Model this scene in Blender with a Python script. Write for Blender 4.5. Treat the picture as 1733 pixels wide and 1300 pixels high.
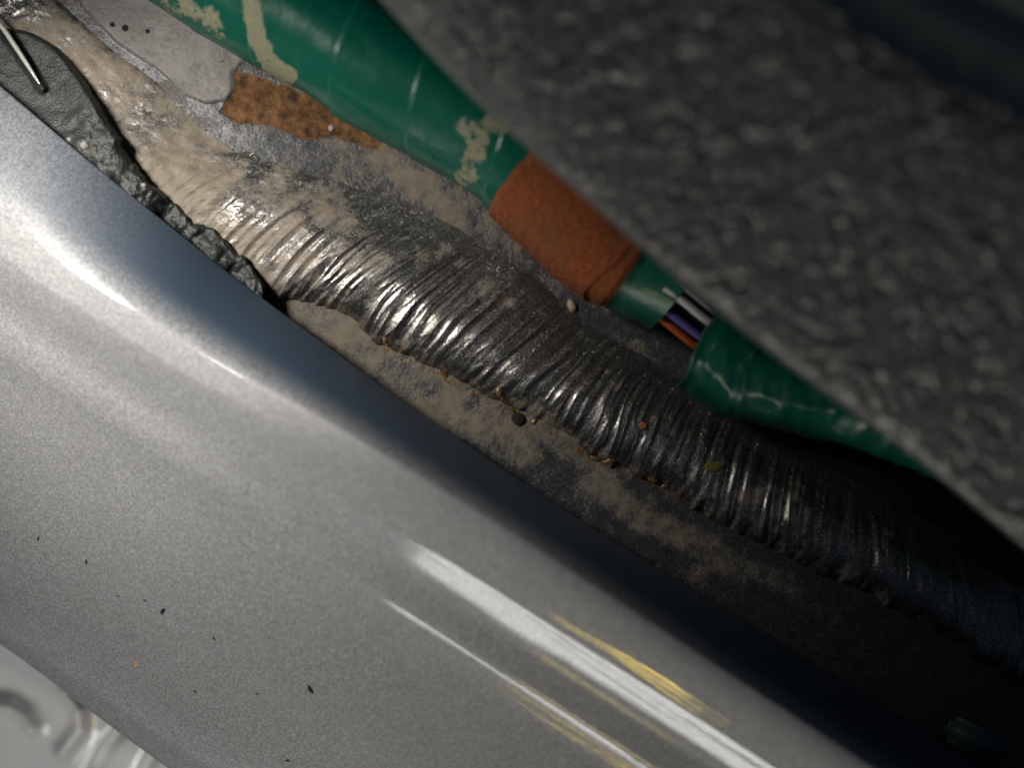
import bpy, bmesh, math, random
import numpy as np
from mathutils import Vector

# ------------------------------------------------------------------ camera, world, lamps, exposure
for o in list(bpy.data.objects):
    bpy.data.objects.remove(o)
scene = bpy.context.scene
COL = scene.collection

PX_W, PX_H = 1733.0, 1300.0
CAM_H = 0.195                       # camera height above the floor panel (m)
SPAN = 0.180                        # width seen at z = 0 (m)
K = SPAN / PX_W                     # metres for one photo pixel at z = 0

cam_d = bpy.data.cameras.new("camera")
cam = bpy.data.objects.new("camera", cam_d)
COL.objects.link(cam)
cam.location = (0, 0, CAM_H)
cam.rotation_euler = (0, 0, 0)      # straight down into the gap
cam_d.sensor_width = 36.0
cam_d.lens = 36.0 * CAM_H / SPAN
cam_d.clip_start = 0.002
cam_d.clip_end = 20.0
cam_d.dof.use_dof = True
cam_d.dof.focus_distance = CAM_H - 0.005
cam_d.dof.aperture_fstop = 3.9
scene.camera = cam

world = bpy.data.worlds.new("World")
scene.world = world
world.use_nodes = True
world.node_tree.nodes["Background"].inputs[0].default_value = (0.38, 0.56, 0.85, 1)
world.node_tree.nodes["Background"].inputs[1].default_value = 0.034

def lamp(name, kind, loc, target, energy, color, size=0.1, size_y=None, spot=None, blend=0.5, roll=0.0):
    d = bpy.data.lights.new(name, kind)
    d.energy = energy
    d.color = color
    if kind == 'AREA':
        d.shape = 'RECTANGLE'
        d.size = size
        d.size_y = size_y or size
    else:
        d.shadow_soft_size = size
    if kind == 'SPOT':
        d.spot_size = math.radians(spot)
        d.spot_blend = blend
    o = bpy.data.objects.new(name, d)
    COL.objects.link(o)
    o.location = loc
    q = (Vector(target) - Vector(loc)).to_track_quat('-Z', 'Y')
    o.rotation_euler = q.to_euler()
    if roll:
        o.rotation_euler.rotate_axis('Z', roll)
    return o

# broad soft daylight through the open door (lower left of the picture)
lamp("door_daylight", 'AREA', (-0.60, -0.86, 0.30), (-0.03, -0.06, 0.02), 0.45, (0.88, 0.95, 1.0), 1.0, 0.28)
# low bright strip of the door opening that mirrors in the sill's shoulder
lamp("low_window", 'AREA', (-0.17, -0.56, 0.21), (0.0, -0.045, 0.02), 1.0, (1.0, 0.98, 0.95), 0.36, 0.065)
# work lamp held close to the gap at the left
lamp("work_lamp", 'SPOT', (-0.116, 0.064, 0.116), (-0.053, 0.015, 0.004), 1.32, (1.0, 0.94, 0.85), 0.014, spot=61, blend=1.0)
# small warm lamp added to mirror as a yellow streak lower on the sill
lamp("yellow_streak_lamp", 'AREA', (-0.12, -0.46, 0.27), (0.02, -0.055, 0.02), 0.13, (1.0, 0.72, 0.10), 0.11, 0.013)

scene.view_settings.view_transform = 'Standard'
scene.view_settings.look = 'None'
scene.view_settings.gamma = 1.0
scene.view_settings.use_curve_mapping = False
scene.view_settings.exposure = 0.0

# ------------------------------------------------------------------ helpers
rng = np.random.default_rng(7)
random.seed(7)

def P(px, py, z):
    """photo pixel -> point at height z (numpy arrays or scalars)"""
    s = K * (CAM_H - z) / CAM_H
    return (px - PX_W / 2) * s, (PX_H / 2 - py) * s, z

def to_px(x, y, z):
    s = K * (CAM_H - z) / CAM_H
    return x / s + PX_W / 2, PX_H / 2 - y / s

def _hash(ix, iy, seed):
    n = (ix.astype(np.int64) * 374761393 + iy.astype(np.int64) * 668265263 + seed * 974634777) & 0xffffffff
    n = ((n ^ (n >> 13)) * 1274126177) & 0xffffffff
    n = n ^ (n >> 16)
    return (n & 0xffff) / 65535.0

def vn(x, y, seed=0):
    x = np.asarray(x, float); y = np.asarray(y, float)
    x, y = np.broadcast_arrays(x, y)
    ix = np.floor(x); iy = np.floor(y)
    fx = x - ix; fy = y - iy
    fx = fx * fx * fx * (fx * (fx * 6 - 15) + 10); fy = fy * fy * fy * (fy * (fy * 6 - 15) + 10)
    a = _hash(ix, iy, seed); b = _hash(ix + 1, iy, seed); c = _hash(ix, iy + 1, seed); d = _hash(ix + 1, iy + 1, seed)
    return (a + (b - a) * fx) * (1 - fy) + (c + (d - c) * fx) * fy

def fbm(x, y, seed=0, oct=4, gain=0.5):
    r = 0; a = 1; t = 0
    for i in range(oct):
        r = r + a * vn(x * 2 ** i + 13.7 * i, y * 2 ** i + 7.3 * i, seed + i); t += a; a *= gain
    return r / t

def ss(e0, e1, x):
    t = np.clip((x - e0) / (e1 - e0), 0, 1)
    return t * t * (3 - 2 * t)

def curve(pts, n=None, ts=None):
    """Catmull-Rom through pts, parameter = knot index"""
    p = np.asarray(pts, float)
    if ts is None:
        ts = np.linspace(0, len(p) - 1, n)
    ext = np.vstack([2 * p[0] - p[1], p, 2 * p[-1] - p[-2]])
    i = np.clip(np.floor(ts).astype(int), 0, len(p) - 2)
    f = (ts - i)[:, None]
    a, b, c, d = ext[i], ext[i + 1], ext[i + 2], ext[i + 3]
    return 0.5 * (2 * b + (c - a) * f + (2 * a - 5 * b + 4 * c - d) * f ** 2 + (3 * b - a - 3 * c + d) * f ** 3)

def dist_poly(px, py, pts):
    px = np.asarray(px, float); py = np.asarray(py, float)
    best = np.full(np.broadcast(px, py).shape, 1e9)
    for (x0, y0), (x1, y1) in zip(pts[:-1], pts[1:]):
        dx, dy = x1 - x0, y1 - y0
        t = np.clip(((px - x0) * dx + (py - y0) * dy) / (dx * dx + dy * dy), 0, 1)
        best = np.minimum(best, np.hypot(px - x0 - t * dx, py - y0 - t * dy))
    return best

def in_poly(px, py, pts):
    px = np.asarray(px, float); py = np.asarray(py, float)
    ins = np.zeros(np.broadcast(px, py).shape, bool)
    n = len(pts)
    for i in range(n):
        x0, y0 = pts[i]; x1, y1 = pts[(i + 1) % n]
        if y0 == y1:
            continue
        c = ((y0 > py) != (y1 > py)) & (px < (x1 - x0) * (py - y0) / (y1 - y0) + x0)
        ins ^= c
    return ins

def tag(o, label=None, cat=None, group=None, kind=None):
    if label: o["label"] = label
    if cat: o["category"] = cat
    if group: o["group"] = group
    if kind: o["kind"] = kind
    return o

def link_mesh(name, verts, faces, mat, parent=None, smooth=True, attr=None):
    me = bpy.data.meshes.new(name)
    verts = np.asarray(verts, np.float32).reshape(-1, 3)
    faces = np.asarray(faces)
    if faces.ndim == 2:
        nf, k = faces.shape
        me.vertices.add(len(verts)); me.vertices.foreach_set("co", verts.ravel())
        me.loops.add(nf * k); me.loops.foreach_set("vertex_index", faces.astype(np.int32).ravel())
        me.polygons.add(nf); me.polygons.foreach_set("loop_start", np.arange(0, nf * k, k, dtype=np.int32))
        me.update(calc_edges=True)
    else:
        me.from_pydata(verts.tolist(), [], [list(f) for f in faces])
    me.polygons.foreach_set("use_smooth", np.full(len(me.polygons), smooth, dtype=bool))
    if attr is not None:
        for an, data in attr.items():
            a = me.attributes.new(an, 'FLOAT_COLOR', 'POINT')
            a.data.foreach_set("color", np.asarray(data, np.float32).ravel())
    me.validate()
    me.materials.append(mat)
    o = bpy.data.objects.new(name, me)
    COL.objects.link(o)
    if parent: o.parent = parent
    return o

def grid_faces(nr, nc, wrap=False, flip=False):
    r = np.arange(nr - 1)[:, None]; c = np.arange(nc if wrap else nc - 1)[None, :]
    c1 = (c + 1) % nc
    f = np.stack([r * nc + c, r * nc + c1, (r + 1) * nc + c1, (r + 1) * nc + c], -1).reshape(-1, 4)
    return f[:, ::-1] if flip else f

def grid_mesh(name, X, Y, Z, mat, parent=None, attr=None, wrap=False, flip=False, smooth=True):
    nr, nc = X.shape
    v = np.stack([X, Y, np.broadcast_to(Z, X.shape)], -1)
    return link_mesh(name, v, grid_faces(nr, nc, wrap, flip), mat, parent, smooth,
                     None if attr is None else {k: a.reshape(-1, 4) for k, a in attr.items()})

def rgba(*ch):
    ch = list(ch)
    shp = np.broadcast(*ch).shape if len(ch) > 1 else ch[0].shape
    while len(ch) < 3: ch.append(np.zeros(shp))
    ch = [np.broadcast_to(c, shp) for c in ch[:4]]
    if len(ch) == 3: ch.append(np.ones(shp))
    return np.stack(ch, -1)

def empty(name, loc=(0, 0, 0)):
    o = bpy.data.objects.new(name, None); COL.objects.link(o); o.location = loc
    o.empty_display_size = 0.005
    return o

# ---- shader helpers
class Mat:
    def __init__(s, name):
        s.m = bpy.data.materials.new(name); s.m.use_nodes = True
        s.t = s.m.node_tree; s.n = s.t.nodes; s.b = s.n["Principled BSDF"]
        s.tc = s.n.new("ShaderNodeTexCoord")
    def link(s, a, b): s.t.links.new(a, b)
    def set(s, **kw):
        for k, v in kw.items():
            inp = s.b.inputs[k.replace('_', ' ')]
            if hasattr(v, 'is_output') or isinstance(v, bpy.types.NodeSocket): s.link(v, inp)
            else: inp.default_value = v if not (isinstance(v, tuple) and len(v) == 3) else (*v, 1)
        return s
    def noise(s, scale, detail=3, rough=0.55, vec=None, dist=0.0):
        n = s.n.new("ShaderNodeTexNoise"); n.inputs["Scale"].default_value = scale
        n.inputs["Detail"].default_value = detail; n.inputs["Roughness"].default_value = rough
        n.inputs["Distortion"].default_value = dist
        s.link(vec or s.tc.outputs["Object"], n.inputs["Vector"]); return n.outputs["Fac"]
    def voro(s, scale, feature='F1', out="Distance", vec=None):
        n = s.n.new("ShaderNodeTexVoronoi"); n.feature = feature; n.inputs["Scale"].default_value = scale
        s.link(vec or s.tc.outputs["Object"], n.inputs["Vector"]); return n.outputs[out]
    def ramp(s, fac, stops):
        n = s.n.new("ShaderNodeValToRGB"); e = n.color_ramp.elements
        while len(e) < len(stops): e.new(0.5)
        for i, (p, c) in enumerate(stops):
            e[i].position = p; e[i].color = (c, c, c, 1) if not isinstance(c, tuple) else (*c, 1)
        s.link(fac, n.inputs["Fac"]); return n.outputs["Color"]
    def mix(s, fac, a, b, mode='MIX'):
        n = s.n.new("ShaderNodeMix"); n.data_type = 'RGBA'; n.blend_type = mode
        for inp, v in ((n.inputs[0], fac), (n.inputs[6], a), (n.inputs[7], b)):
            if isinstance(v, bpy.types.NodeSocket): s.link(v, inp)
            elif isinstance(v, tuple): inp.default_value = (*v, 1)
            elif inp == n.inputs[0]: inp.default_value = v
            else: inp.default_value = (v, v, v, 1)
        return n.outputs[2]
    def math(s, op, a, b=0.0, clamp=False):
        n = s.n.new("ShaderNodeMath"); n.operation = op; n.use_clamp = clamp
        for i, v in enumerate((a, b)):
            if isinstance(v, bpy.types.NodeSocket): s.link(v, n.inputs[i])
            else: n.inputs[i].default_value = v
        return n.outputs[0]
    def attr(s, name):
        a = s.n.new("ShaderNodeAttribute"); a.attribute_name = name
        sp = s.n.new("ShaderNodeSeparateColor"); s.link(a.outputs["Color"], sp.inputs[0])
        return sp.outputs[0], sp.outputs[1], sp.outputs[2], a.outputs["Alpha"]
    def bump(s, h, dist, strength=1.0, normal=None):
        b = s.n.new("ShaderNodeBump"); b.inputs["Distance"].default_value = dist; b.inputs["Strength"].default_value = strength
        s.link(h, b.inputs["Height"])
        if normal is not None: s.link(normal, b.inputs["Normal"])
        return b.outputs[0]

def simple(name, col, rough=0.5, metal=0.0, coat=0.0, nscale=600, var=0.25, bump=0.0001):
    M = Mat(name)
    f = M.noise(nscale, 4)
    c2 = tuple(min(1, c * (1 + var)) for c in col); c1 = tuple(c * (1 - var) for c in col)
    M.set(Base_Color=M.mix(f, c1, c2), Roughness=rough, Metallic=metal, Coat_Weight=coat)
    M.set(Normal=M.bump(M.noise(nscale * 3, 3), bump, 0.6))
    return M.m

# ------------------------------------------------------------------ materials
def mat_silver():
    M = Mat("silver_metallic_paint")
    # flakes: tiny cells with their own shade and tilt
    flake = M.voro(5600, out="Color")
    sp = M.n.new("ShaderNodeSeparateColor"); M.link(flake, sp.inputs[0])
    cloud = M.noise(60, 3)
    base = M.mix(M.math('POWER', sp.outputs[0], 1.6), (0.21, 0.215, 0.225), (0.47, 0.48, 0.50))
    base = M.mix(M.ramp(cloud, [(0.3, 0.0), (0.75, 0.35)]), base, (0.30, 0.305, 0.315))
    dust = M.ramp(M.noise(900, 5, 0.7), [(0.66, 0.0), (0.78, 0.5)])
    base = M.mix(dust, base, (0.42, 0.41, 0.38))
    M.set(Base_Color=base, Metallic=0.40, Roughness=0.66, Coat_Weight=0.65, Coat_Roughness=0.07)
    nb = M.bump(sp.outputs[1], 0.00006, 0.35)
    M.set(Normal=nb)
    cb = M.bump(M.noise(140, 3), 0.0004, 0.10)
    M.link(cb, M.b.inputs["Coat Normal"])
    return M.m

def mat_floor():
    M = Mat("dirty_grey_floor_paint")
    dirt, rust, primer, wet = M.attr("mask")
    n1 = M.noise(420, 6, 0.65); n2 = M.noise(1600, 4, 0.6)
    spark = M.voro(5200, out="Color"); sp = M.n.new("ShaderNodeSeparateColor"); M.link(spark, sp.inputs[0])
    paint = M.mix(M.ramp(sp.outputs[0], [(0.6, 0.0), (1.0, 1.0)]), (0.034, 0.035, 0.039), (0.105, 0.107, 0.113))
    tan = M.mix(n1, (0.055, 0.047, 0.036), (0.24, 0.20, 0.145))
    tan = M.mix(M.ramp(n2, [(0.42, 0.0), (0.65, 1.0)]), tan, M.mix(n1, (0.055, 0.05, 0.042), (0.24, 0.21, 0.16)))
    d = M.math('ADD', dirt, M.math('MULTIPLY', M.math('SUBTRACT', n1, 0.5), 1.3))
    d = M.math('ADD', d, M.math('MULTIPLY', M.math('SUBTRACT', n2, 0.5), 0.9))
    d = M.ramp(d, [(0.28, 0.0), (0.82, 0.88)])
    c = M.mix(d, paint, tan)
    rs = M.mix(M.ramp(M.noise(520, 6, 0.75), [(0.36, 0.0), (0.66, 1.0)]), (0.030, 0.015, 0.007), (0.22, 0.108, 0.040))
    rm = M.ramp(M.math('ADD', rust, M.math('MULTIPLY', M.math('SUBTRACT', n1, 0.5), 0.8)), [(0.44, 0.0), (0.54, 1.0)])
    pr = M.mix(M.noise(1200, 3), (0.115, 0.110, 0.108), (0.15, 0.144, 0.141))
    pr = M.mix(M.ramp(M.noise(500, 3), [(0.70, 0.0), (0.73, 1.0)]), pr, (0.06, 0.055, 0.05))
    c = M.mix(rm, c, rs)
    pm = M.ramp(M.math('ADD', primer, M.math('MULTIPLY', M.math('SUBTRACT', n1, 0.5), 0.15)), [(0.46, 0.0), (0.53, 1.0)])
    c = M.mix(pm, c, pr)
    am = M.ramp(M.math('ADD', wet, M.math('MULTIPLY', M.math('SUBTRACT', n2, 0.5), 1.3)), [(0.52, 0.0), (0.66, 1.0)])
    c = M.mix(am, c, (0.115, 0.058, 0.014))
    rough = M.mix(d, 0.42, 0.85)
    rough = M.mix(rm, rough, 0.9); rough = M.mix(pm, rough, 0.6); rough = M.mix(am, rough, 0.25)
    metal = M.math('MULTIPLY', M.math('SUBTRACT', 1.0, d, True), 0.35)
    M.set(Base_Color=c, Roughness=rough, Metallic=metal)
    h = M.math('ADD', M.math('MULTIPLY', d, 0.6), M.math('MULTIPLY', n2, 0.5))
    M.set(Normal=M.bump(h, 0.00022, 0.8))
    return M.m

def mat_sealant():
    M = Mat("brushed_seam_sealer")
    dirt, rust, lit, _ = M.attr("mask")
    n1 = M.noise(350, 6, 0.65); n2 = M.noise(1900, 4, 0.6)
    flake = M.voro(6000, out="Color"); sp = M.n.new("ShaderNodeSeparateColor"); M.link(flake, sp.inputs[0])
    paint = M.mix(M.math('POWER', sp.outputs[0], 1.5), (0.105, 0.10, 0.096), (0.45, 0.44, 0.42))
    tan = M.mix(n1, (0.05, 0.043, 0.033), (0.34, 0.290, 0.225))
    d = M.math('ADD', dirt, M.math('MULTIPLY', M.math('SUBTRACT', n1, 0.5), 1.2))
    d = M.math('ADD', d, M.math('MULTIPLY', M.math('SUBTRACT', n2, 0.5), 0.4))
    d = M.ramp(d, [(0.34, 0.0), (0.72, 1.0)])
    c = M.mix(d, paint, tan)
    r = M.math('ADD', rust, M.math('MULTIPLY', M.math('SUBTRACT', M.noise(900, 5, 0.7), 0.5), 1.5))
    r = M.ramp(r, [(0.50, 0.0), (0.64, 1.0)])
    c = M.mix(r, c, M.mix(n2, (0.07, 0.035, 0.012), (0.22, 0.12, 0.045)))
    rough = M.mix(d, 0.31, 0.62); rough = M.mix(r, rough, 0.55)
    met = M.math('MULTIPLY', M.math('SUBTRACT', 1.0, M.math('MAXIMUM', d, r), True), 0.90)
    M.set(Base_Color=c, Roughness=rough, Metallic=met)
    h = M.math('ADD', M.math('MULTIPLY', sp.outputs[1], 0.18), M.math('MULTIPLY', n2, 0.8))
    M.set(Normal=M.bump(h, 0.00016, 0.7))
    return M.m

def mat_tape():
    M = Mat("green_vinyl_tape")
    res, scuff, _, _ = M.attr("mask")
    n1 = M.noise(420, 5, 0.65); n2 = M.noise(1500, 4)
    g = M.mix(n1, (0.0, 0.048, 0.031), (0.0, 0.076, 0.049))
    st = M.ramp(M.noise(110, 6, 0.75, dist=1.5), [(0.55, 0.0), (0.75, 0.09)])
    g = M.mix(st, g, (0.10, 0.25, 0.19))
    g = M.mix(M.math('MULTIPLY', scuff, M.ramp(n2, [(0.35, 0.0), (0.7, 0.8)])), g, (0.07, 0.14, 0.11))
    d = M.math('ADD', res, M.math('MULTIPLY', M.math('SUBTRACT', n1, 0.5), 1.5))
    d = M.math('ADD', d, M.math('MULTIPLY', M.math('SUBTRACT', n2, 0.5), 0.5))
    d = M.ramp(d, [(0.46, 0.0), (0.60, 0.93)])
    c = M.mix(d, g, M.mix(n2, (0.10, 0.098, 0.06), (0.25, 0.24, 0.165)))
    M.set(Base_Color=c, Roughness=M.mix(d, 0.33, 0.85), Specular_IOR_Level=0.3)
    M.set(Normal=M.bump(M.math('ADD', M.math('MULTIPLY', d, 0.5), M.noise(200, 4)), 0.00035, 0.5))
    return M.m

def mat_fabric():
    M = Mat("orange_fabric_tape")
    w = M.n.new("ShaderNodeTexWave"); w.inputs["Scale"].default_value = 700; w.inputs["Distortion"].default_value = 3.0
    M.link(M.tc.outputs["Object"], w.inputs["Vector"])
    n1 = M.noise(1500, 5, 0.8); n2 = M.noise(150, 5, 0.6)
    c = M.mix(M.ramp(n1, [(0.32, 0.0), (0.68, 1.0)]), (0.07, 0.014, 0.002), (0.30, 0.072, 0.011))
    c = M.mix(M.ramp(n2, [(0.42, 0.0), (0.70, 0.7)]), c, (0.11, 0.040, 0.008))
    M.set(Base_Color=c, Roughness=0.95)
    M.set(Normal=M.bump(M.math('ADD', n1, M.math('MULTIPLY', M.noise(900, 4), 0.8)), 0.0004, 0.9))
    return M.m

def mat_trim():
    M = Mat("grained_dark_plastic")
    n = M.noise(500, 4)
    M.set(Base_Color=M.mix(n, (0.100, 0.102, 0.102), (0.145, 0.147, 0.146)), Roughness=0.34)
    M.set(Normal=M.bump(M.noise(1400, 3), 0.0001, 0.25))
    return M.m

SILVER = mat_silver(); FLOOR = mat_floor(); SEAL = mat_sealant(); TAPE = mat_tape(); FABRIC = mat_fabric(); TRIM = mat_trim()
RUBBER = simple("black_rubber", (0.019, 0.023, 0.022), 0.45, nscale=900, var=0.5, bump=0.0003)
GREENBLACK = simple("smooth_green_black_plastic", (0.20, 0.255, 0.235), 0.5, nscale=300, var=0.2)
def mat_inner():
    M = Mat("silver_paint_with_painted_dark_reflection")
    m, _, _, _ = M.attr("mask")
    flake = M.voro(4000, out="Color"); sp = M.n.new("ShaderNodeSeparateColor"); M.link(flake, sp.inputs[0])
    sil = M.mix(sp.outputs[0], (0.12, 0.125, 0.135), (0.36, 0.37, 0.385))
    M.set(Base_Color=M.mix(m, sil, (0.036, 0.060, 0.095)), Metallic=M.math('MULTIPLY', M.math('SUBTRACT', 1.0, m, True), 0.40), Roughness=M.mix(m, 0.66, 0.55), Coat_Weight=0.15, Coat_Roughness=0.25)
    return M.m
SILVER_DARK_REFL = mat_inner()  # silver paint with a dark reflection mixed into its colour
MAROON = simple("dark_maroon_shade_tint", (0.014, 0.0012, 0.003), 0.95, nscale=2500, var=0.6, bump=0.0005)

UD = (math.cos(math.radians(33)), math.sin(math.radians(33)))      # along the sill, in the picture
def uv2px(u, v):
    return u * UD[0] + v * UD[1], u * UD[1] - v * UD[0]

# ------------------------------------------------------------------ the floor panel
def seam_pairs():
    L = [(-150, -70), (-95, 110), (-25, 200), (65, 290), (155, 370), (245, 415), (335, 450), (425, 498), (515, 512), (580, 532), (640, 580), (700, 610), (760, 636), (850, 682), (930, 722), (1000, 766), (1060, 796), (1120, 822), (1170, 860), (1260, 905), (1340, 950), (1410, 978), (1480, 1012), (1580, 1070), (1650, 1115), (1733, 1172), (1900, 1285)]
    U = [(-30, -120), (105, 5), (190, 82), (292, 155), (400, 225), (500, 262), (590, 290), (670, 318), (745, 350), (805, 378), (858, 412), (915, 450), (965, 492), (1030, 545), (1085, 580), (1135, 612), (1180, 640), (1225, 668), (1262, 692), (1335, 735), (1410, 780), (1470, 815), (1535, 850), (1630, 905), (1695, 945), (1775, 995), (1935, 1095)]
    return np.array(L, float), np.array(U, float)

SL, SU = seam_pairs()
UP_Z = -0.0018                      # level of the upper sheet under the wiring

def floor_z(px, py):
    # step up across the seam: lower sheet at 0, upper sheet lapped over it
    line = [tuple(0.55 * a + 0.45 * b) for a, b in zip(SL, SU)]
    xs = np.array([p[0] for p in line]); ys = np.array([p[1] for p in line])
    yl = np.interp(px, xs, ys)
    step = ss(40, -40, (py - yl))
    return UP_Z * ss(330, 640, px - 0.3 * py) * step

def build_floor():
    nx, ny = 860, 640
    px = np.linspace(-260, 2000, nx); py = np.linspace(-240, 1560, ny)
    PX, PY = np.meshgrid(px, py)
    Z = floor_z(PX, PY)
    Z = Z + 0.0005 * (fbm(PX / 160, PY / 160, 3) - 0.5) + 0.00022 * (fbm(PX / 26, PY / 26, 5) - 0.5)
    # dirt regions
    n = fbm(PX / 90, PY / 90, 11, 5); n2 = fbm(PX / 38, PY / 30, 17, 4)
    dl = dist_poly(PX, PY, [(480, 505), (600, 575), (720, 650), (830, 715)])
    dirt = (0.42 + 0.75 * (n2 - 0.35)) * ss(80, 15, dl)
    pieces = [([(700, 700), (760, 715), (850, 715), (890, 765)], 36, .62), ([(640, 640), (720, 690)], 40, .55), ([(850, 690), (950, 745), (1040, 800)], 34, .42),
              ([(1010, 820), (1070, 870), (1130, 895), (1190, 925), (1250, 965)], 30, .58), ([(1250, 960), (1330, 985), (1370, 1025)], 22, .62), ([(1400, 1040), (1520, 1110)], 18, .45),
              ([(1180, 970), (1200, 960)], 20, .5)]
    for pl, wd, am in pieces:
        dirt = np.maximum(dirt, am * ss(wd * 1.25, wd * 0.35, dist_poly(PX, PY, pl)))
    # upper sheet: mottled
    yl = np.interp(PX, SU[:, 0], SU[:, 1])
    upper = ss(60, -10, PY - yl)
    du = 0.07 + 0.9 * (n - 0.5) + 0.6 * (n2 - 0.5)
    du = np.maximum(du, 0.75 * ss(40, 10, dist_poly(PX, PY, [(650, 260), (720, 320), (770, 370)])) * (0.4 + n2))
    du = np.maximum(du, 0.40 * ss(50, 10, dist_poly(PX, PY, [(590, 235), (700, 290), (800, 350)])))
    dirt = dirt * (1 - upper) + du * upper
    dirt = dirt + 0.55 * (n2 - 0.5)
    dirt = dirt * ss(1560, 1100, PX) + 0.15
    rust_p = [(392, 118), (470, 140), (560, 175), (650, 222), (640, 250), (560, 226), (520, 236), (460, 212), (400, 205), (372, 188), (392, 160)]
    rd = dist_poly(PX, PY, rust_p + rust_p[:1]); rin = in_poly(PX, PY, rust_p)
    rust = np.where(rin, 0.55 + rd / 40, 0.48 - rd / 40).clip(0, 1)
    prim_p = [(60, -240), (140, 10), (200, 72), (270, 118), (315, 160), (350, 174), (382, 168), (397, 150), (396, 122), (420, 90), (300, -40), (150, -240)]
    pd = dist_poly(PX, PY, prim_p + prim_p[:1]); pin = in_poly(PX, PY, prim_p)
    prim = np.where(pin, 0.52 + pd / 40, 0.48 - pd / 40).clip(0, 1)
    Z = Z + 0.00035 * ss(0.42, 0.60, prim) - 0.0002 * ss(0.45, 0.6, rust)
    amber = 0.62 * ss(16, 3, dist_poly(PX, PY, [tuple(p + np.array([2, 8])) for p in SL])) * ss(400, 520, PX) * (0.55 + 0.9 * (fbm(PX / 60, PY / 60, 44) - 0.3))
    X, Y, Zz = P(PX, PY, 0 * Z)
    attr = {"mask": rgba(dirt.clip(0, 1), rust, prim, amber.clip(0, 1))}
    f = grid_faces(ny, nx, flip=True)
    vv = (PX * UD[1] - PY * UD[0]).ravel()
    f = f[(vv[f] > -330).all(axis=1)]
    o = link_mesh("floor_panel", np.stack([X, Y, Z], -1), f, FLOOR, None, True, {k: v.reshape(-1, 4) for k, v in attr.items()})
    tag(o, kind="structure")
build_floor()

# ------------------------------------------------------------------ brushed seam sealer
def build_seam():
    ns, nt = 1700, 150
    ts = np.linspace(0, len(SL) - 1, ns)
    L = curve(SL, ts=ts); U = curve(SU, ts=ts)
    a = np.concatenate([[0], np.cumsum(np.hypot(*np.diff(0.6 * L + 0.4 * U, axis=0).T))])      # px along the seam
    t = np.linspace(0, 1, nt)
    A, T = np.meshgrid(a, t, indexing='ij')
    W = np.hypot(*(U - L).T)
    # ragged lower lip
    jag = 16 * (fbm(a / 34, a * 0, 21, 3) - 0.5) + 7 * (vn(a / 9, a * 0, 23) - 0.5)
    D = (U - L) / W[:, None]
    L = L - D * jag[:, None]
    PXg = L[:, None, 0] + (U - L)[:, None, 0] * T
    PYg = L[:, None, 1] + (U - L)[:, None, 1] * T
    # hump profile
    lip = 1 - np.exp(-T / 0.045)
    hump = lip * (0.0016 + 0.0026 * np.sin(np.pi * np.clip(T ** 0.85 * 0.92 + 0.06, 0, 1)) ** 0.9)
    fade_end = ss(1.0, 0.50, T)
    topleft = ss(520, 330, A)[:, :]
    lip2 = 1 - np.exp(-(1 - T) / 0.05)
    hump = hump * (fade_end * (1 - topleft) + lip2 * topleft) * (1 - 0.35 * topleft)
    # brushed ribs: noise stretched across the bead, bending towards the lower lip
    tt = T * W[:, None] / 200.0
    bend = -1.7 * (1 - T) ** 2.6 + 0.10 * np.sin(T * 5 + A / 140)
    warp = 0.9 * (fbm(A / 120, T * 1.5, 31, 3) - 0.5)
    x = A / 21.5 + bend + warp
    r1 = vn(x, tt * 0.9, 41)
    r2 = vn(x * 1.8 + 5, tt * 1.3, 43)
    r3 = vn(x * 4.1 + 9, tt * 2.0, 47)
    ridge = 1 - np.abs(2 * r1 - 1) ** 1.1
    ridge2 = 1 - np.abs(2 * r2 - 1)
    per = 0.5 + 0.5 * np.cos(2 * np.pi * (x * 0.92 + 1.1 * vn(x / 2.3, tt * 1.3, 45)))
    rib = 0.48 * ridge + 0.17 * per ** 0.8 + 0.28 * ridge2 + 0.08 * r3
    amp = np.interp(a, [0, 250, 430, 560, 700, 820, 2600], [0.8, 0.9, 0.35, 0.30, 0.7, 1.0, 1.0])[:, None]
    amp = amp * (0.75 + 0.5 * fbm(A / 90, T * 2, 51, 2)) * np.minimum(1, T / 0.05 + 0.35) * ss(0.95, 0.45, T)
    lump = 0.0005 * (fbm(A / 70, tt * 3, 55, 3) - 0.5) + (0.00010 + 0.00055 * ss(900, 650, A)) * (fbm(A / 26, tt * 8, 57, 4) - 0.5)
    Z0 = floor_z(PXg, PYg)
    Z = Z0 * 0.85 + hump + 0.00092 * amp * (rib - 0.6) + lump * np.minimum(1, T / .1)
    edge = (T < 0.004)
    Z = np.where(edge, -0.0015, Z)
    Z = Z - 0.0008 * ss(0.80, 1.0, T) * (1 - topleft) - 0.004 * (T > 0.995) * topleft
    X, Y, _ = P(PXg, PYg, np.zeros_like(Z))
    # dirt: tan film at the upper-left stretch
    n = fbm(PXg / 70, PYg / 70, 61, 4)
    dirt = np.interp(a, [0, 250, 420, 600, 760, 900, 1100, 2600], [0.42, 0.52, 0.72, 0.74, 0.55, 0.34, 0.24, 0.12])[:, None] + 0.9 * (n - 0.5)
    dirt = dirt - 0.35 * ss(0.62, 0.95, T) * ss(450, 600, A) + 0.12 * ss(0.2, 0.0, T)
    rust = 0.13 + 0.33 * ss(0.20, 0.0, T) + 0.15 * (fbm(PXg / 50, PYg / 50, 66) - 0.5)
    rust = rust * ss(350, 700, A)
    o = grid_mesh("seam_sealer", X, Y, Z, SEAL, attr={"mask": rgba(dirt.clip(0, 1), rust.clip(0, 1), dirt * 0)}, flip=False)
    tag(o, "grey brushed seam sealer bead with rippled ridges running between sill and wiring", "sealer bead")
    return o
seam = build_seam()

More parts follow.
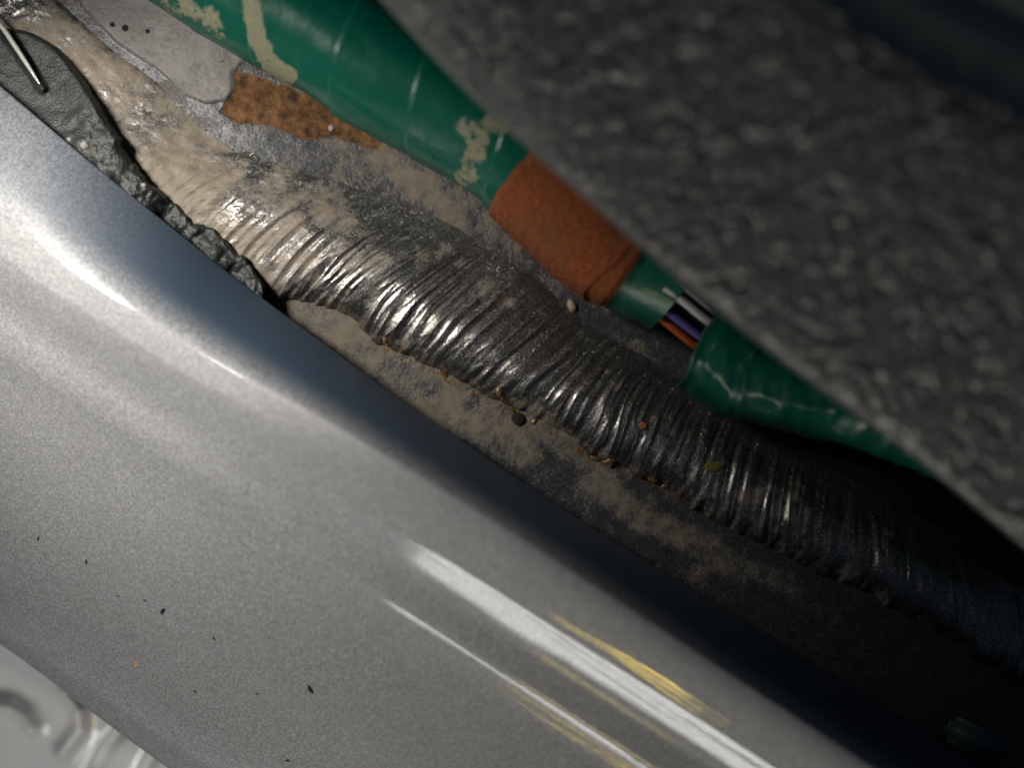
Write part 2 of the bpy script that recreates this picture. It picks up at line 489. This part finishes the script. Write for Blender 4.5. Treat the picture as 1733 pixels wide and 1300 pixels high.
# ------------------------------------------------------------------ silver sill
def build_sill():
    U = np.linspace(-420, 3000, 800)
    ku = [-400, 0, 300, 600, 900, 1200, 1500, 1900, 2200]
    # crest line and inner edge (v), then the slope of the sheet against distance below the crest
    crest = np.interp(U, ku, [-300, -305, -325, -322, -300, -288, -286, -288, -292])
    inner = np.interp(U, ku, [-88, -112, -150, -179, -198, -205, -202, -192, -190])
    hem = np.interp(U, ku, [-918, -918, -918, -908, -930, -940, -945, -945, -945])
    ker = np.hanning(61); ker /= ker.sum()
    crest, inner, hem = [np.convolve(np.pad(r, 30, mode='edge'), ker, 'valid') for r in (crest, inner, hem)]
    right = ss(560, 1000, U)                                    # shoulder sharpens to the right
    nv = 520
    q = np.linspace(0, 1, nv)[:, None]
    V = hem + (crest - hem) * q                                 # hem -> crest
    kv = [-960, -905, -880, -800, -735, -700, -600, -534, -522, -510, -498, -490, -481, -470, -430, -412, -395, -365, -357, -335, -310, -305, -285, -265, -240]
    sr = [44, 40, 25, 21, 20, 15, 13, 15, 22.0, 22.8, 23.3, 28.0, 29.0, 11, 12, 25, 28.5, 32.5, 25, 23, 21, 19, 12, 0, 0]
    sl_ = [44, 40, 25, 21, 20, 15, 13, 17, 20, 22, 23, 24, 24, 17, 7, 5, 9, 25, 30, 27, 17, 4, 3, 1, 0]
    vrel = V - (crest + 268)                                    # keep the shoulder at its distance from the crest
    blend = ss(-560, -430, V)
    vv = V * (1 - blend) + vrel * blend
    ang = np.interp(vv, kv, sr) * right + np.interp(vv, kv, sl_) * (1 - right)
    k2 = np.hanning(11); k2 /= k2.sum()
    ang = np.apply_along_axis(lambda c: np.convolve(np.pad(c, 5, mode='edge'), k2, 'valid'), 0, ang)
    ang = ang + 2.2 * (fbm(np.broadcast_to(U, V.shape) / 420, V / 70, 73, 2) - 0.5)
    ang = ang + right * 5.0 * (fbm(np.broadcast_to(U, V.shape) / 420 + V / 60, V / 5.0, 75, 2) - 0.5) * ss(-620, -520, V)
    dv = np.diff(V, axis=0) * K
    Z = np.concatenate([np.zeros((1, len(U))), np.cumsum(np.tan(np.radians(0.5 * (ang[1:] + ang[:-1]))) * dv, axis=0)])
    zc = Z[-1]
    # hem underneath, and the inner face that drops from the crest into the gap
    w = (inner - crest)
    low = [(hem + 8, 0 * zc - 0.0130), (hem - 3, 0 * zc - 0.0100), (hem - 5, 0 * zc - 0.0008)]
    f = np.linspace(0, 1, 70)[1:, None]
    Vi = crest + w * f; Zi = zc * (1 - (0.18 + 0.48 * ss(150, 700, U)) * f ** 1.7)
    drop = [(inner + 1, zc * 0.20), (inner + 1, 0 * zc - 0.0015)]
    V = np.vstack([[l[0] for l in low], V, Vi, [l[0] for l in drop]])
    Z = np.vstack([[l[1] for l in low], Z, Zi, [l[1] for l in drop]])
    Ug = np.broadcast_to(U, V.shape)
    Z = Z - 0.0085 * (1 - ss(-100, 850, Ug)) * (Z > -0.001)
    Z = Z + 0.00018 * (fbm(Ug / 260, V / 120, 71, 3) - 0.5) * ss(-0.012, 0.0, Z)
    PXg, PYg = uv2px(Ug, V)
    X, Y, _ = P(PXg, PYg, Z)
    cut = len(low) + nv + 5
    o = empty("door_sill", (*P(600, 1000, 0)[:2], 0))
    ox, oy = o.location.x, o.location.y
    grid_mesh("painted_sheet", (X - ox)[:cut], (Y - oy)[:cut], Z[:cut], SILVER, o)
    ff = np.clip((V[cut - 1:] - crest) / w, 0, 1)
    dark_refl = ss(0.0, 0.5, ff) * (0.35 + 0.65 * ss(50, 560, Ug[cut - 1:]))  # where the dark reflection is painted over the silver
    inn = grid_mesh("inner_face", (X - ox)[cut - 1:], (Y - oy)[cut - 1:], Z[cut - 1:], SILVER_DARK_REFL, o, attr={"mask": rgba(dark_refl, dark_refl * 0, dark_refl * 0)})
    inn["label"] = "silver inner face of the sill with its dark reflection painted in navy"
    tag(o, "silver metallic painted door sill with rounded crest and streaked reflections", "door sill")
    return o
sill = build_sill()

# ------------------------------------------------------------------ outer plate below the sill's hem
def build_plate():
    M = Mat("pale_glossy_paint")
    n = M.noise(40, 3)
    M.set(Base_Color=M.mix(n, (0.70, 0.71, 0.73), (0.82, 0.83, 0.85)), Roughness=0.25, Metallic=0.0, Coat_Weight=0.6, Coat_Roughness=0.05)
    px = np.linspace(-330, 460, 260); py = np.linspace(980, 1620, 220)
    PX, PY = np.meshgrid(px, py)
    z = -0.022 + 0.0004 * (fbm(PX / 120, PY / 120, 81) - 0.5)
    for pl, wd, h in (([(118, 1165), (136, 1200), (134, 1235), (112, 1262), (92, 1285)], 14, 2.4), ([(-30, 1200), (10, 1203), (34, 1218), (42, 1238)], 15, 2.4), ([(205, 1235), (165, 1280), (140, 1320)], 10, -1.6), ([(258, 1275), (225, 1330)], 10, -1.2)):
        z = z + h * 1e-3 * np.exp(-(dist_poly(PX, PY, pl) / wd) ** 2)
    X, Y, _ = P(PX, PY, -0.022 + 0 * z)
    z = z + 0.42 * K * ((PX - 150) * 0.5446 - (PY - 1195) * 0.8387)
    o = grid_mesh("kick_plate", X, Y, z, M.m, flip=True)
    tag(o, "pale glossy kick plate with curved embossing below the silver sill's hem", "kick plate")
build_plate()

# ------------------------------------------------------------------ black rubber seal piece at the upper left
def build_seal():
    root = empty("rubber_seal", (*P(60, 230, 0)[:2], 0))
    inv = Vector(root.location)
    top = [(-260, -200), (-120, -70), (-10, 34), (48, 50), (92, 76), (132, 122), (162, 172), (202, 232), (236, 288), (268, 318), (300, 344), (326, 372), (350, 380), (376, 400), (400, 424), (424, 448), (440, 472), (446, 492)]
    low = [(-400, 60), (-240, 150), (-140, 230), (-60, 260), (-20, 285), (20, 310), (55, 340), (95, 375), (130, 410), (165, 440), (200, 470), (240, 500), (275, 525), (310, 545), (345, 560), (380, 565), (415, 555), (440, 520)]
    n, m = 420, 90
    ts = np.linspace(0, len(top) - 1, n)
    A = curve(top, ts=ts); B = curve(low, ts=ts)
    a = np.concatenate([[0], np.cumsum(np.hypot(*np.diff(A, axis=0).T))])
    rag = ss(520, 680, a)
    j = 10 * (fbm(a / 16, a * 0, 91, 3) - 0.5) * (0.25 + rag)
    d = (A - B); d /= np.hypot(*d.T)[:, None]
    A = A + d * j[:, None]
    t = np.linspace(0, 1, m)
    T = np.broadcast_to(t, (n, m))
    PXg = A[:, None, 0] + (B - A)[:, None, 0] * T
    PYg = A[:, None, 1] + (B - A)[:, None, 1] * T
    a2 = np.broadcast_to(a[:, None], T.shape)
    prof = 1 - np.exp(-T / 0.012)
    z = 0.0026 + 0.0018 * prof + 0.0012 * ss(0.1, 0.7, T) + 0.0040 * ss(420, 640, a2) * prof
    z = z * (1 - 0.35 * ss(740, 800, a2))
    rg = ss(480, 640, a2)
    z = z + rg * (0.0026 * (fbm(PXg / 36, PYg / 36, 95, 3) - 0.5)) + 0.0004 * (fbm(PXg / 20, PYg / 20, 97, 3) - 0.5)
    # the moulded ridge that catches the lamp
    dr = dist_poly(PXg, PYg, [(-60, -30), (0, 42), (35, 92), (72, 150)])
    z = z + 0.0016 * np.exp(-(dr / 7.0) ** 2)
    z = np.where(T < 0.004, 0.0, z)
    X, Y, _ = P(PXg, PYg, np.clip(z, 0, 1) * (T > 0.004) + 0.0065 * (T <= 0.004))
    body = grid_mesh("lip", X - inv.x, Y - inv.y, z, RUBBER, root, flip=True)
    # a pale strip added along the ridge to stand for its highlight
    M = simple("pale_painted_highlight", (0.42, 0.41, 0.39), 0.3, coat=0.6)
    pts = curve([(-30, 8), (4, 46), (22, 72), (38, 96), (56, 124), (72, 150)], n=60)
    w = 4.0 * np.sin(np.linspace(0.15, 1, 60) * np.pi) ** 0.6 + 0.6
    tg = np.gradient(pts, axis=0); tg /= np.hypot(*tg.T)[:, None]; nn = np.stack([-tg[:, 1], tg[:, 0]], 1)
    ph = np.linspace(0, 2 * np.pi, 13)[:-1]
    zb = 0.0064
    RX = pts[:, None, 0] + nn[:, None, 0] * np.cos(ph) * w[:, None]; RY = pts[:, None, 1] + nn[:, None, 1] * np.cos(ph) * w[:, None]
    RZ = zb + np.sin(ph)[None, :] * w[:, None] * K
    X, Y, _ = P(RX, RY, RZ)
    grid_mesh("highlight_strip", X - inv.x, Y - inv.y, RZ, M, root, wrap=True)
    tag(root, "torn black rubber seal with ragged end lying between silver sill and sealer", "rubber seal")
build_seal()

# ------------------------------------------------------------------ wiring harness
HR = 0.0100
def build_harness():
    E = [(60, -130), (150, -62), (250, -4), (335, 52), (420, 104), (505, 148), (600, 212), (700, 268), (790, 322), (850, 372), (910, 428), (965, 482), (1025, 526), (1085, 560), (1150, 610), (1230, 665)]
    E = np.array(E, float)
    root = empty("wiring_harness", (*P(700, 250, 0)[:2], UP_Z))
    inv = np.array(root.location)
    def axis(E, r, zc):
        p = curve(E, n=700)
        seg = np.hypot(*np.diff(p, axis=0).T); a = np.concatenate([[0], np.cumsum(seg)])
        tg = np.gradient(p, axis=0); ker = np.hanning(41); ker /= ker.sum()
        tg = np.stack([np.convolve(np.pad(tg[:, i], 20, mode='edge'), ker, 'valid') for i in (0, 1)], 1)
        tg /= np.hypot(*tg.T)[:, None]
        nn = np.stack([tg[:, 1], -tg[:, 0]], 1)                 # towards the upper right
        rp = r / (K * (CAM_H - zc) / CAM_H)
        c = p + nn * rp
        x, y, z = P(c[:, 0], c[:, 1], zc)
        return a, p, np.stack([x, y, np.full_like(x, zc)], 1), np.stack([nn[:, 0], -nn[:, 1]], 1)
    zc = UP_Z + HR + 0.0004
    a, edge, C, N = axis(E, HR, zc)
    def ring(i0, i1, rfun, nth=96, step=1):
        idx = np.arange(i0, i1, step)
        th = np.linspace(0, 2 * np.pi, nth + 1)[:-1]
        Ai, TH = np.meshgrid(a[idx], th, indexing='ij')
        R = rfun(Ai, TH)
        cx = C[idx][:, None, :]; n2 = N[idx][:, None, :]
        X = cx[..., 0] - n2[..., 0] * np.cos(TH) * R
        Y = cx[..., 1] - n2[..., 1] * np.cos(TH) * R
        Z = cx[..., 2] + np.sin(TH) * R
        return X, Y, Z, Ai, TH
    s_of = lambda x: a[np.argmin(abs(edge[:, 0] - x))]
    i_of = lambda x: int(np.argmin(abs(edge[:, 0] - x)))
    def tape_r(Ai, TH, lay=150.0, ph=0.0):
        k = (Ai / lay + TH / (2 * np.pi) * 0.9 + ph) % 1.0
        r = HR * (1 + 0.03 * (fbm(Ai / 90, TH * 1.3, 101, 3) - 0.5)) + 0.00035 * np.exp(-k * 3) - 0.00012
        r = r + 0.00035 * (fbm(Ai / 120 + TH * 0.8, TH * 2.5, 103, 2) - 0.5)
        # faint lengthwise pulls in the stretched tape
        r = r + 0.00016 * np.abs(np.sin(TH * 3.0 + Ai / 130.0))
        return r
    X, Y, Z, Ai, TH = ring(0, i_of(838), tape_r)
    px, py = to_px(X, Y, Z)
    res = 0.80 * ss(26, 8, dist_poly(px, py, [(420, -30), (428, 20), (436, 70), (460, 108), (490, 128)]))
    res = np.maximum(res, 0.60 * ss(30, 8, dist_poly(px, py, [(290, 5), (345, 22), (370, 50)])))
    res = np.maximum(res, 0.66 * ss(34, 8, dist_poly(px, py, [(790, 215), (812, 240), (800, 270), (788, 300)])))
    res = np.maximum(res, 0.56 * ss(30, 6, dist_poly(px, py, [(830, 205), (850, 215)])))
    scuff = ss(60, 10, dist_poly(px, py, [(690, 225), (760, 260), (800, 300)])) * 0.35
    grid_mesh("green_tape", X - inv[0], Y - inv[1], Z - inv[2], TAPE, root, attr={"mask": rgba(res, scuff, res * 0)}, wrap=True, flip=True)
    # fabric wrap
    def fab_r(Ai, TH):
        s0, s1 = s_of(826), s_of(1022)
        e = np.minimum(Ai - s0, s1 - Ai)
        k = np.where(Ai > s1 - 36 - 8 * np.sin(TH * 3), -0.0004, 0.0)
        return HR + 0.0009 * ss(-1, 12, e) + 0.00035 * (fbm(Ai / 7, TH * 20, 111, 3) - 0.5) + 0.0005 * (fbm(Ai / 70, TH * 2, 113, 2) - 0.5) + k - 0.0004 * ss(s0 + 90, s1, Ai)
    X, Y, Z, Ai, TH = ring(i_of(824), i_of(1024), fab_r, 160)
    # slanted left end
    grid_mesh("fabric_tape", X - inv[0], Y - inv[1], Z - inv[2], FABRIC, root, wrap=True, flip=True)
    # short flattened green wrap after it
    def w2(Ai, TH):
        flat = 1 - 0.10 * np.maximum(0, np.sin(TH)) ** 2
        return HR * flat * (0.93 + 0.02 * np.cos(3 * TH + 1)) + 0.00025 * (fbm(Ai / 30, TH * 2, 121, 3) - 0.5) - 0.0012 * ss(s_of(1040), s_of(1130), Ai) * np.maximum(0, np.cos(TH))
    X, Y, Z, Ai, TH = ring(i_of(1012), i_of(1096), w2, 96)
    sc = np.full_like(X, 0.28) * (0.4 + 0.9 * fbm(Ai / 50, TH * 2, 5))
    grid_mesh("green_tape", X - inv[0], Y - inv[1], Z - inv[2], TAPE, root, attr={"mask": rgba(sc * 0.2, sc, sc * 0)}, wrap=True, flip=True)
    # wires in the opening
    wires = [((0.66, 0.66, 0.62), 1.95, 0.76), ((0.10, 0.11, 0.11), 1.70, 0.72), ((0.30, 0.31, 0.31), 1.50, 0.78), ((0.55, 0.50, 0.03), 1.10, 0.78), ((0.10, 0.08, 0.35), 2.45, 0.70), ((0.60, 0.10, 0.03), 2.85, 0.70), ((0.42, 0.24, 0.20), 3.15, 0.62), ((0.03, 0.03, 0.035), 2.2, 0.5)]
    names = ["pale grey", "black", "grey", "yellow", "violet", "orange", "tan", "black"]
    i0, i1 = i_of(1076), i_of(1215)
    for (col, th, rr), nm in zip(wires, names):
        th = math.pi - th if False else th
        idx = np.arange(i0, i1, 2)
        ang = math.pi - th
        # angle measured from the lower-left side over the top
        TA = th if True else ang
        tcent = np.pi - TA
        cth = math.cos(math.pi - TA); sth = math.sin(TA)
        wob = 0.0006 * np.sin(a[idx] / 40 + th * 5)
        base = C[idx] + np.concatenate([-N[idx] * (cth * HR * rr), np.full((len(idx), 1), sth * HR * rr)], 1)
        base[:, 2] += wob
        wr = 0.00072
        ph = np.linspace(0, 2 * np.pi, 13)[:-1]
        n2 = N[idx][:, None, :]
        X = base[:, None, 0] + n2[..., 0] * np.cos(ph) * wr
        Y = base[:, None, 1] + n2[..., 1] * np.cos(ph) * wr
        Z = base[:, None, 2] + np.sin(ph) * wr
        w = grid_mesh("wire", X - inv[0], Y - inv[1], Z - inv[2], simple("wire_" + nm.replace(' ', '_'), tuple(c * 0.5 for c in col), 0.4, nscale=500, var=0.1), root, wrap=True)
        w["label"] = nm + " insulated wire showing through the gap in the tape"
    # loose crumpled tape sleeve running off under the trim
    E2 = np.array([(1120, 625), (1172, 672), (1215, 700), (1290, 720), (1400, 748), (1520, 788), (1650, 850), (1800, 950)], float)
    a2, edge2, C2, N2 = axis(E2, HR * 1.02, zc)
    nth = 120
    th = np.linspace(0, 2 * np.pi, nth + 1)[:-1]
    SA = np.linspace(0, 1, 160)
    S, TH = np.meshgrid(SA, th, indexing='ij')
    # start of the sleeve slants: later at the lower-left side than on top
    st = 36 - 30 * np.sin(TH) * (np.cos(TH) > -0.3) + 10 * np.sin(3 * TH)
    AA = st + (a2[-1] - 5 - st) * S ** 1.3
    cx = np.stack([np.interp(AA, a2, C2[:, i]) for i in range(3)], -1)
    n2 = np.stack([np.interp(AA, a2, N2[:, i]) for i in range(2)], -1)
    cr = np.abs(vn(AA / 46, TH * 1.6, 131) - 0.5) + 0.5 * np.abs(vn(AA / 25 + TH, TH * 2.6, 133) - 0.5)
    R = HR * (1.05 - 0.13 * cr) + 0.0006 * ss(14, 0, AA - st)
    X = cx[..., 0] - n2[..., 0] * np.cos(TH) * R; Y = cx[..., 1] - n2[..., 1] * np.cos(TH) * R; Z = np.maximum(cx[..., 2] + np.sin(TH) * R, UP_Z + 0.0006)
    sc = 0.6 * ss(10, 0, AA - st)
    fl = grid_mesh("loose_tape_sleeve", X - inv[0], Y - inv[1], Z - inv[2], TAPE, root, attr={"mask": rgba(sc * 0, sc, sc * 0)}, wrap=True, flip=True)
    sol = fl.modifiers.new("thickness", 'SOLIDIFY'); sol.thickness = 0.00025; sol.offset = -1
    tag(root, "green taped wiring harness with an orange fabric wrap and split tape end", "wiring harness")
build_harness()

# ------------------------------------------------------------------ grained trim panel overhanging from the right
def build_trim():
    root = empty("trim_panel", (*P(1500, 250, 0)[:2], 0))
    inv = np.array(root.location)
    Tt = np.array([(540, -110), (640, -4), (800, 166), (1000, 345), (1130, 458), (1330, 618), (1540, 770), (1733, 928), (1900, 1060), (2060, 1190)], float)
    Rr = np.array([(1130, -240), (1230, -140), (1330, -50), (1440, 40), (1520, 92), (1640, 158), (1760, 215), (1900, 290), (2050, 380), (2200, 480)], float)
    n = 620
    T = curve(Tt, n=n); R = curve(Rr, n=n)
    d = R - T; W = np.hypot(*d.T)[:, None]; d = d / W
    rows = [(T + d * 70, 0.0300), (T + d * 14, 0.0310), (T + d * 3, 0.0330), (T, 0.0355), (T + d * 6, 0.0380), (T + d * 26, 0.0398), (T + d * W * 0.3, 0.0440), (T + d * W * 0.65, 0.0490), (T + d * W * 0.88, 0.0515), (R, 0.0518)]
    q = np.concatenate([np.linspace(0, 5, 60)[:-1], np.linspace(5, 9, 460)])
    pts = np.stack([np.concatenate([r[0], np.full((n, 1), r[1])], 1) for r in rows])
    st = curve(pts.reshape(len(rows), -1), ts=q).reshape(len(q), n, 3)
    PXg, PYg, Z = st[..., 0], st[..., 1], st[..., 2]
    w = ss(4.3, 5.2, q)[:, None]
    # leather grain: rounded cells, drawn out on the front face
    wx = PXg + 60 * (fbm(PXg / 50, PYg / 50, 141, 3) - 0.5) + 0.35 * PYg; wy = PYg + 70 * (fbm(PXg / 50, PYg / 50, 143, 3) - 0.5) - 0.2 * PXg
    rx, ry = wx / 25.0, wy / 44.0
    g = np.abs(vn(rx, ry, 145) - 0.5) * 2
    g2 = np.abs(vn(rx * 1.7 + 3.1, ry * 1.9, 147) - 0.5) * 2
    grain = np.minimum(g, 0.6) * 0.9 + 0.5 * np.minimum(g2, 0.7)
    fineg = fbm(PXg / 9, PYg / 12, 149, 2)
    Z = Z + w * (0.00100 * (grain - 0.45) + 0.00005 * (fineg - 0.5))
    X, Y, _ = P(PXg, PYg, st[..., 2])
    grid_mesh("grained_face", X - inv[0], Y - inv[1], Z, TRIM, root, flip=True)
    # smooth rounded back face
    far = R + d * 330
    rows = [(R - d * 4, 0.0512), (R + d * 40, 0.0508), (R + d * 140, 0.0490), (R + d * 250, 0.0430), (far, 0.0)]
    q = np.linspace(0, 4, 60)
    pts = np.stack([np.concatenate([r[0], np.full((n, 1), r[1])], 1) for r in rows])
    st = curve(pts.reshape(len(rows), -1), ts=q).reshape(len(q), n, 3)
    X, Y, _ = P(st[..., 0], st[..., 1], st[..., 2])
    grid_mesh("smooth_back_face", X - inv[0], Y - inv[1], np.maximum(st[..., 2], 0.004), GREENBLACK, root, flip=True)
    tag(root, "dark grey leather-grained plastic trim panel overhanging the wiring harness", "trim panel")
build_trim()

# ------------------------------------------------------------------ dark maroon felt painted in for the shade under the trim
def build_shade_tint():
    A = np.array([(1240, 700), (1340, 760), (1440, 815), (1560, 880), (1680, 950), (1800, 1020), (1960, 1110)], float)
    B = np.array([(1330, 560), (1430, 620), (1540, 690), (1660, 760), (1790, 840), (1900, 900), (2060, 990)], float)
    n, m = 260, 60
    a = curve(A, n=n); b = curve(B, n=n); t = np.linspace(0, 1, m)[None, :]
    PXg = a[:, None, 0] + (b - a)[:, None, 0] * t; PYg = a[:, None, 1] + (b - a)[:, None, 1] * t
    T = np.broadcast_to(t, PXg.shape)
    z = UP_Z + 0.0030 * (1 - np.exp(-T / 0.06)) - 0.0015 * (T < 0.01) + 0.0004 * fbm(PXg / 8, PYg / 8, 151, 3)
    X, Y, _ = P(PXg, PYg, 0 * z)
    o = grid_mesh("shade_tint_strip", X, Y, z, MAROON, flip=False)
    tag(o, "dark maroon felt strip standing in for the shade under the trim panel", "felt strip")
build_shade_tint()

# ------------------------------------------------------------------ small debris
def crumb(name, px, py, z, size, mat, label, cat, flat=0.6, seed=0, stretch=(1, 1), rot=0.0, group=None):
    bm = bmesh.new()
    bmesh.ops.create_icosphere(bm, subdivisions=3, radius=1.0)
    r = random.Random(seed)
    o3 = [r.uniform(0, 50) for _ in range(3)]
    for v in bm.verts:
        c = v.co.normalized()
        f = 0.72 + 0.6 * float(fbm(np.array(c.x * 1.6 + o3[0] + c.z), np.array(c.y * 1.6 + o3[1] - c.z), seed, 3))
        v.co = Vector((c.x * f * stretch[0], c.y * f * stretch[1], c.z * f * flat)) * size * K
    me = bpy.data.meshes.new(name); bm.to_mesh(me); bm.free()
    for p in me.polygons: p.use_smooth = True
    me.materials.append(mat)
    o = bpy.data.objects.new(name, me); COL.objects.link(o)
    o.location = P(px, py, z); o.rotation_euler = (0, 0, rot)
    return tag(o, label, cat, group)

dg = bpy.context.evaluated_depsgraph_get()
def surf(px, py):
    dg.update()
    o = Vector((0, 0, CAM_H)); x, y, z = P(px, py, 0.0)
    d = (Vector((x, y, z)) - o).normalized()
    hit, loc, *_ = scene.ray_cast(dg, o, d)
    return loc.z if hit else 0.0

BLACK = simple("black_grit", (0.003, 0.003, 0.003), 0.9)
ORANGE = simple("orange_flake", (0.22, 0.08, 0.03), 0.8)
TANC = simple("tan_grit", (0.24, 0.20, 0.145), 0.8)
YEL = simple("yellow_smear", (0.10, 0.085, 0.01), 0.8)
AMB = simple("amber_resin", (0.11, 0.055, 0.016), 0.3, coat=0.3, var=0.5)
PALE = simple("pale_grit", (0.26, 0.25, 0.23), 0.6)
COPPER = simple("copper_speck", (0.55, 0.36, 0.22), 0.5)

crumb("pinhole_dot", 878, 709, surf(878, 709) + 0.0001, 12, BLACK, "round black pellet standing in for a dark pinhole at the sealer's lower edge", "dot", 0.4, 3)  # solid dot added to give the dark of a pinhole
crumb("paint_flake", 1088, 721, surf(1088, 721) + 0.0001, 7, ORANGE, "small orange flake lying on the sealer ridges", "flake", 0.35, 5)
crumb("dirt_crumb", 968, 518, surf(968, 518) + 0.0002, 9, TANC, "pale tan crumb below the orange fabric wrap", "crumb", 0.6, 8, (0.75, 1.2), 0.4)
crumb("paint_smear", 1207, 790, surf(1207, 790) + 0.0000, 15, YEL, "faint yellow smear on the dark sealer ridges", "smear", 0.15, 9, (1, 0.5))
for i, (x, y, s) in enumerate([(1010, 775, 9), (1034, 779, 10), (1048, 786, 6), (845, 664, 8), (866, 690, 7), (750, 632, 7), (1105, 812, 7), (1128, 822, 8), (905, 712, 6), (652, 574, 7)]):
    crumb("resin_drop", x, y, surf(x, y) + 0.0001, s, AMB, "amber resin drop along the sealer's lower edge", "resin drop", 0.3, 20 + i, (1.3, 0.6), 0.5 * i, "amber drops along the sealer's lower edge")
for i, (x, y, s) in enumerate([(276, 1034, 5.5), (65, 911, 3.0), (146, 951, 3.2), (362, 1081, 3.0), (525, 1167, 6.0), (330, 1171, 2.6), (245, 1017, 2.4), (200, 1010, 2.0), (487, 1288, 3.5), (436, 1175, 2.4)]):
    crumb("lint_speck", x, y, surf(x, y) + 0.00005, s * 0.8, BLACK, "tiny black speck lying on the silver sill", "speck", 0.3, 40 + i, (1.5, 0.6), 0.9 + 0.3 * i, "black specks on the silver sill")
crumb("copper_speck", 231, 1124, surf(231, 1124), 5, COPPER, "tiny copper-coloured speck on the silver sill", "speck", 0.4, 61)
for i, (x, y, s) in enumerate([(142, 245, 7), (117, 236, 4), (243, 313, 4)]):
    crumb("pale_speck", x, y, surf(x, y), s, PALE, "pale grit speck stuck on the black rubber seal", "speck", 0.5, 70 + i, group="pale specks on the rubber seal")
for i, (x, y, s) in enumerate([(190, 41, 4.5), (212, 47, 6), (250, 52, 4), (560, 216, 5)]):
    crumb("grit_speck", x, y, surf(x, y), s, BLACK if i < 3 else PALE, "black grit speck on the grey primer patch" if i < 3 else "pale shiny chip at the rust patch's end", "speck", 0.4, 80 + i, group="black specks on the primer patch" if i < 3 else None)
TEAL_REFL = simple("pale_teal_reflection", (0.05, 0.095, 0.088), 0.5)
def build_teal_reflection():  # teal solid added in place of a soft reflection on the sill
    root = empty("teal_reflection", P(1645, 1248, surf(1645, 1248)))
    def lozenge(name, lx, ly, lz, z0):
        bm = bmesh.new(); bmesh.ops.create_cube(bm, size=1.0)
        for v in bm.verts: v.co = Vector((v.co.x * lx, v.co.y * ly, v.co.z * lz + z0))
        bmesh.ops.bevel(bm, geom=bm.edges[:], offset=min(ly, lz) * 0.42, segments=4, affect='EDGES')
        me = bpy.data.meshes.new(name); bm.to_mesh(me); bm.free()
        for p in me.polygons: p.use_smooth = True
        me.materials.append(TEAL_REFL)
        o = bpy.data.objects.new(name, me); COL.objects.link(o); o.parent = root
    lozenge("upper_block", 0.0105, 0.0050, 0.0024, 0.0010)
    lozenge("lower_block", 0.0040, 0.0030, 0.0080, -0.0036)
    root.rotation_euler = (0, 0, math.radians(-24))
    tag(root, "pale teal plastic clip stuck on the sill's dark inner face", "clip")
build_teal_reflection()
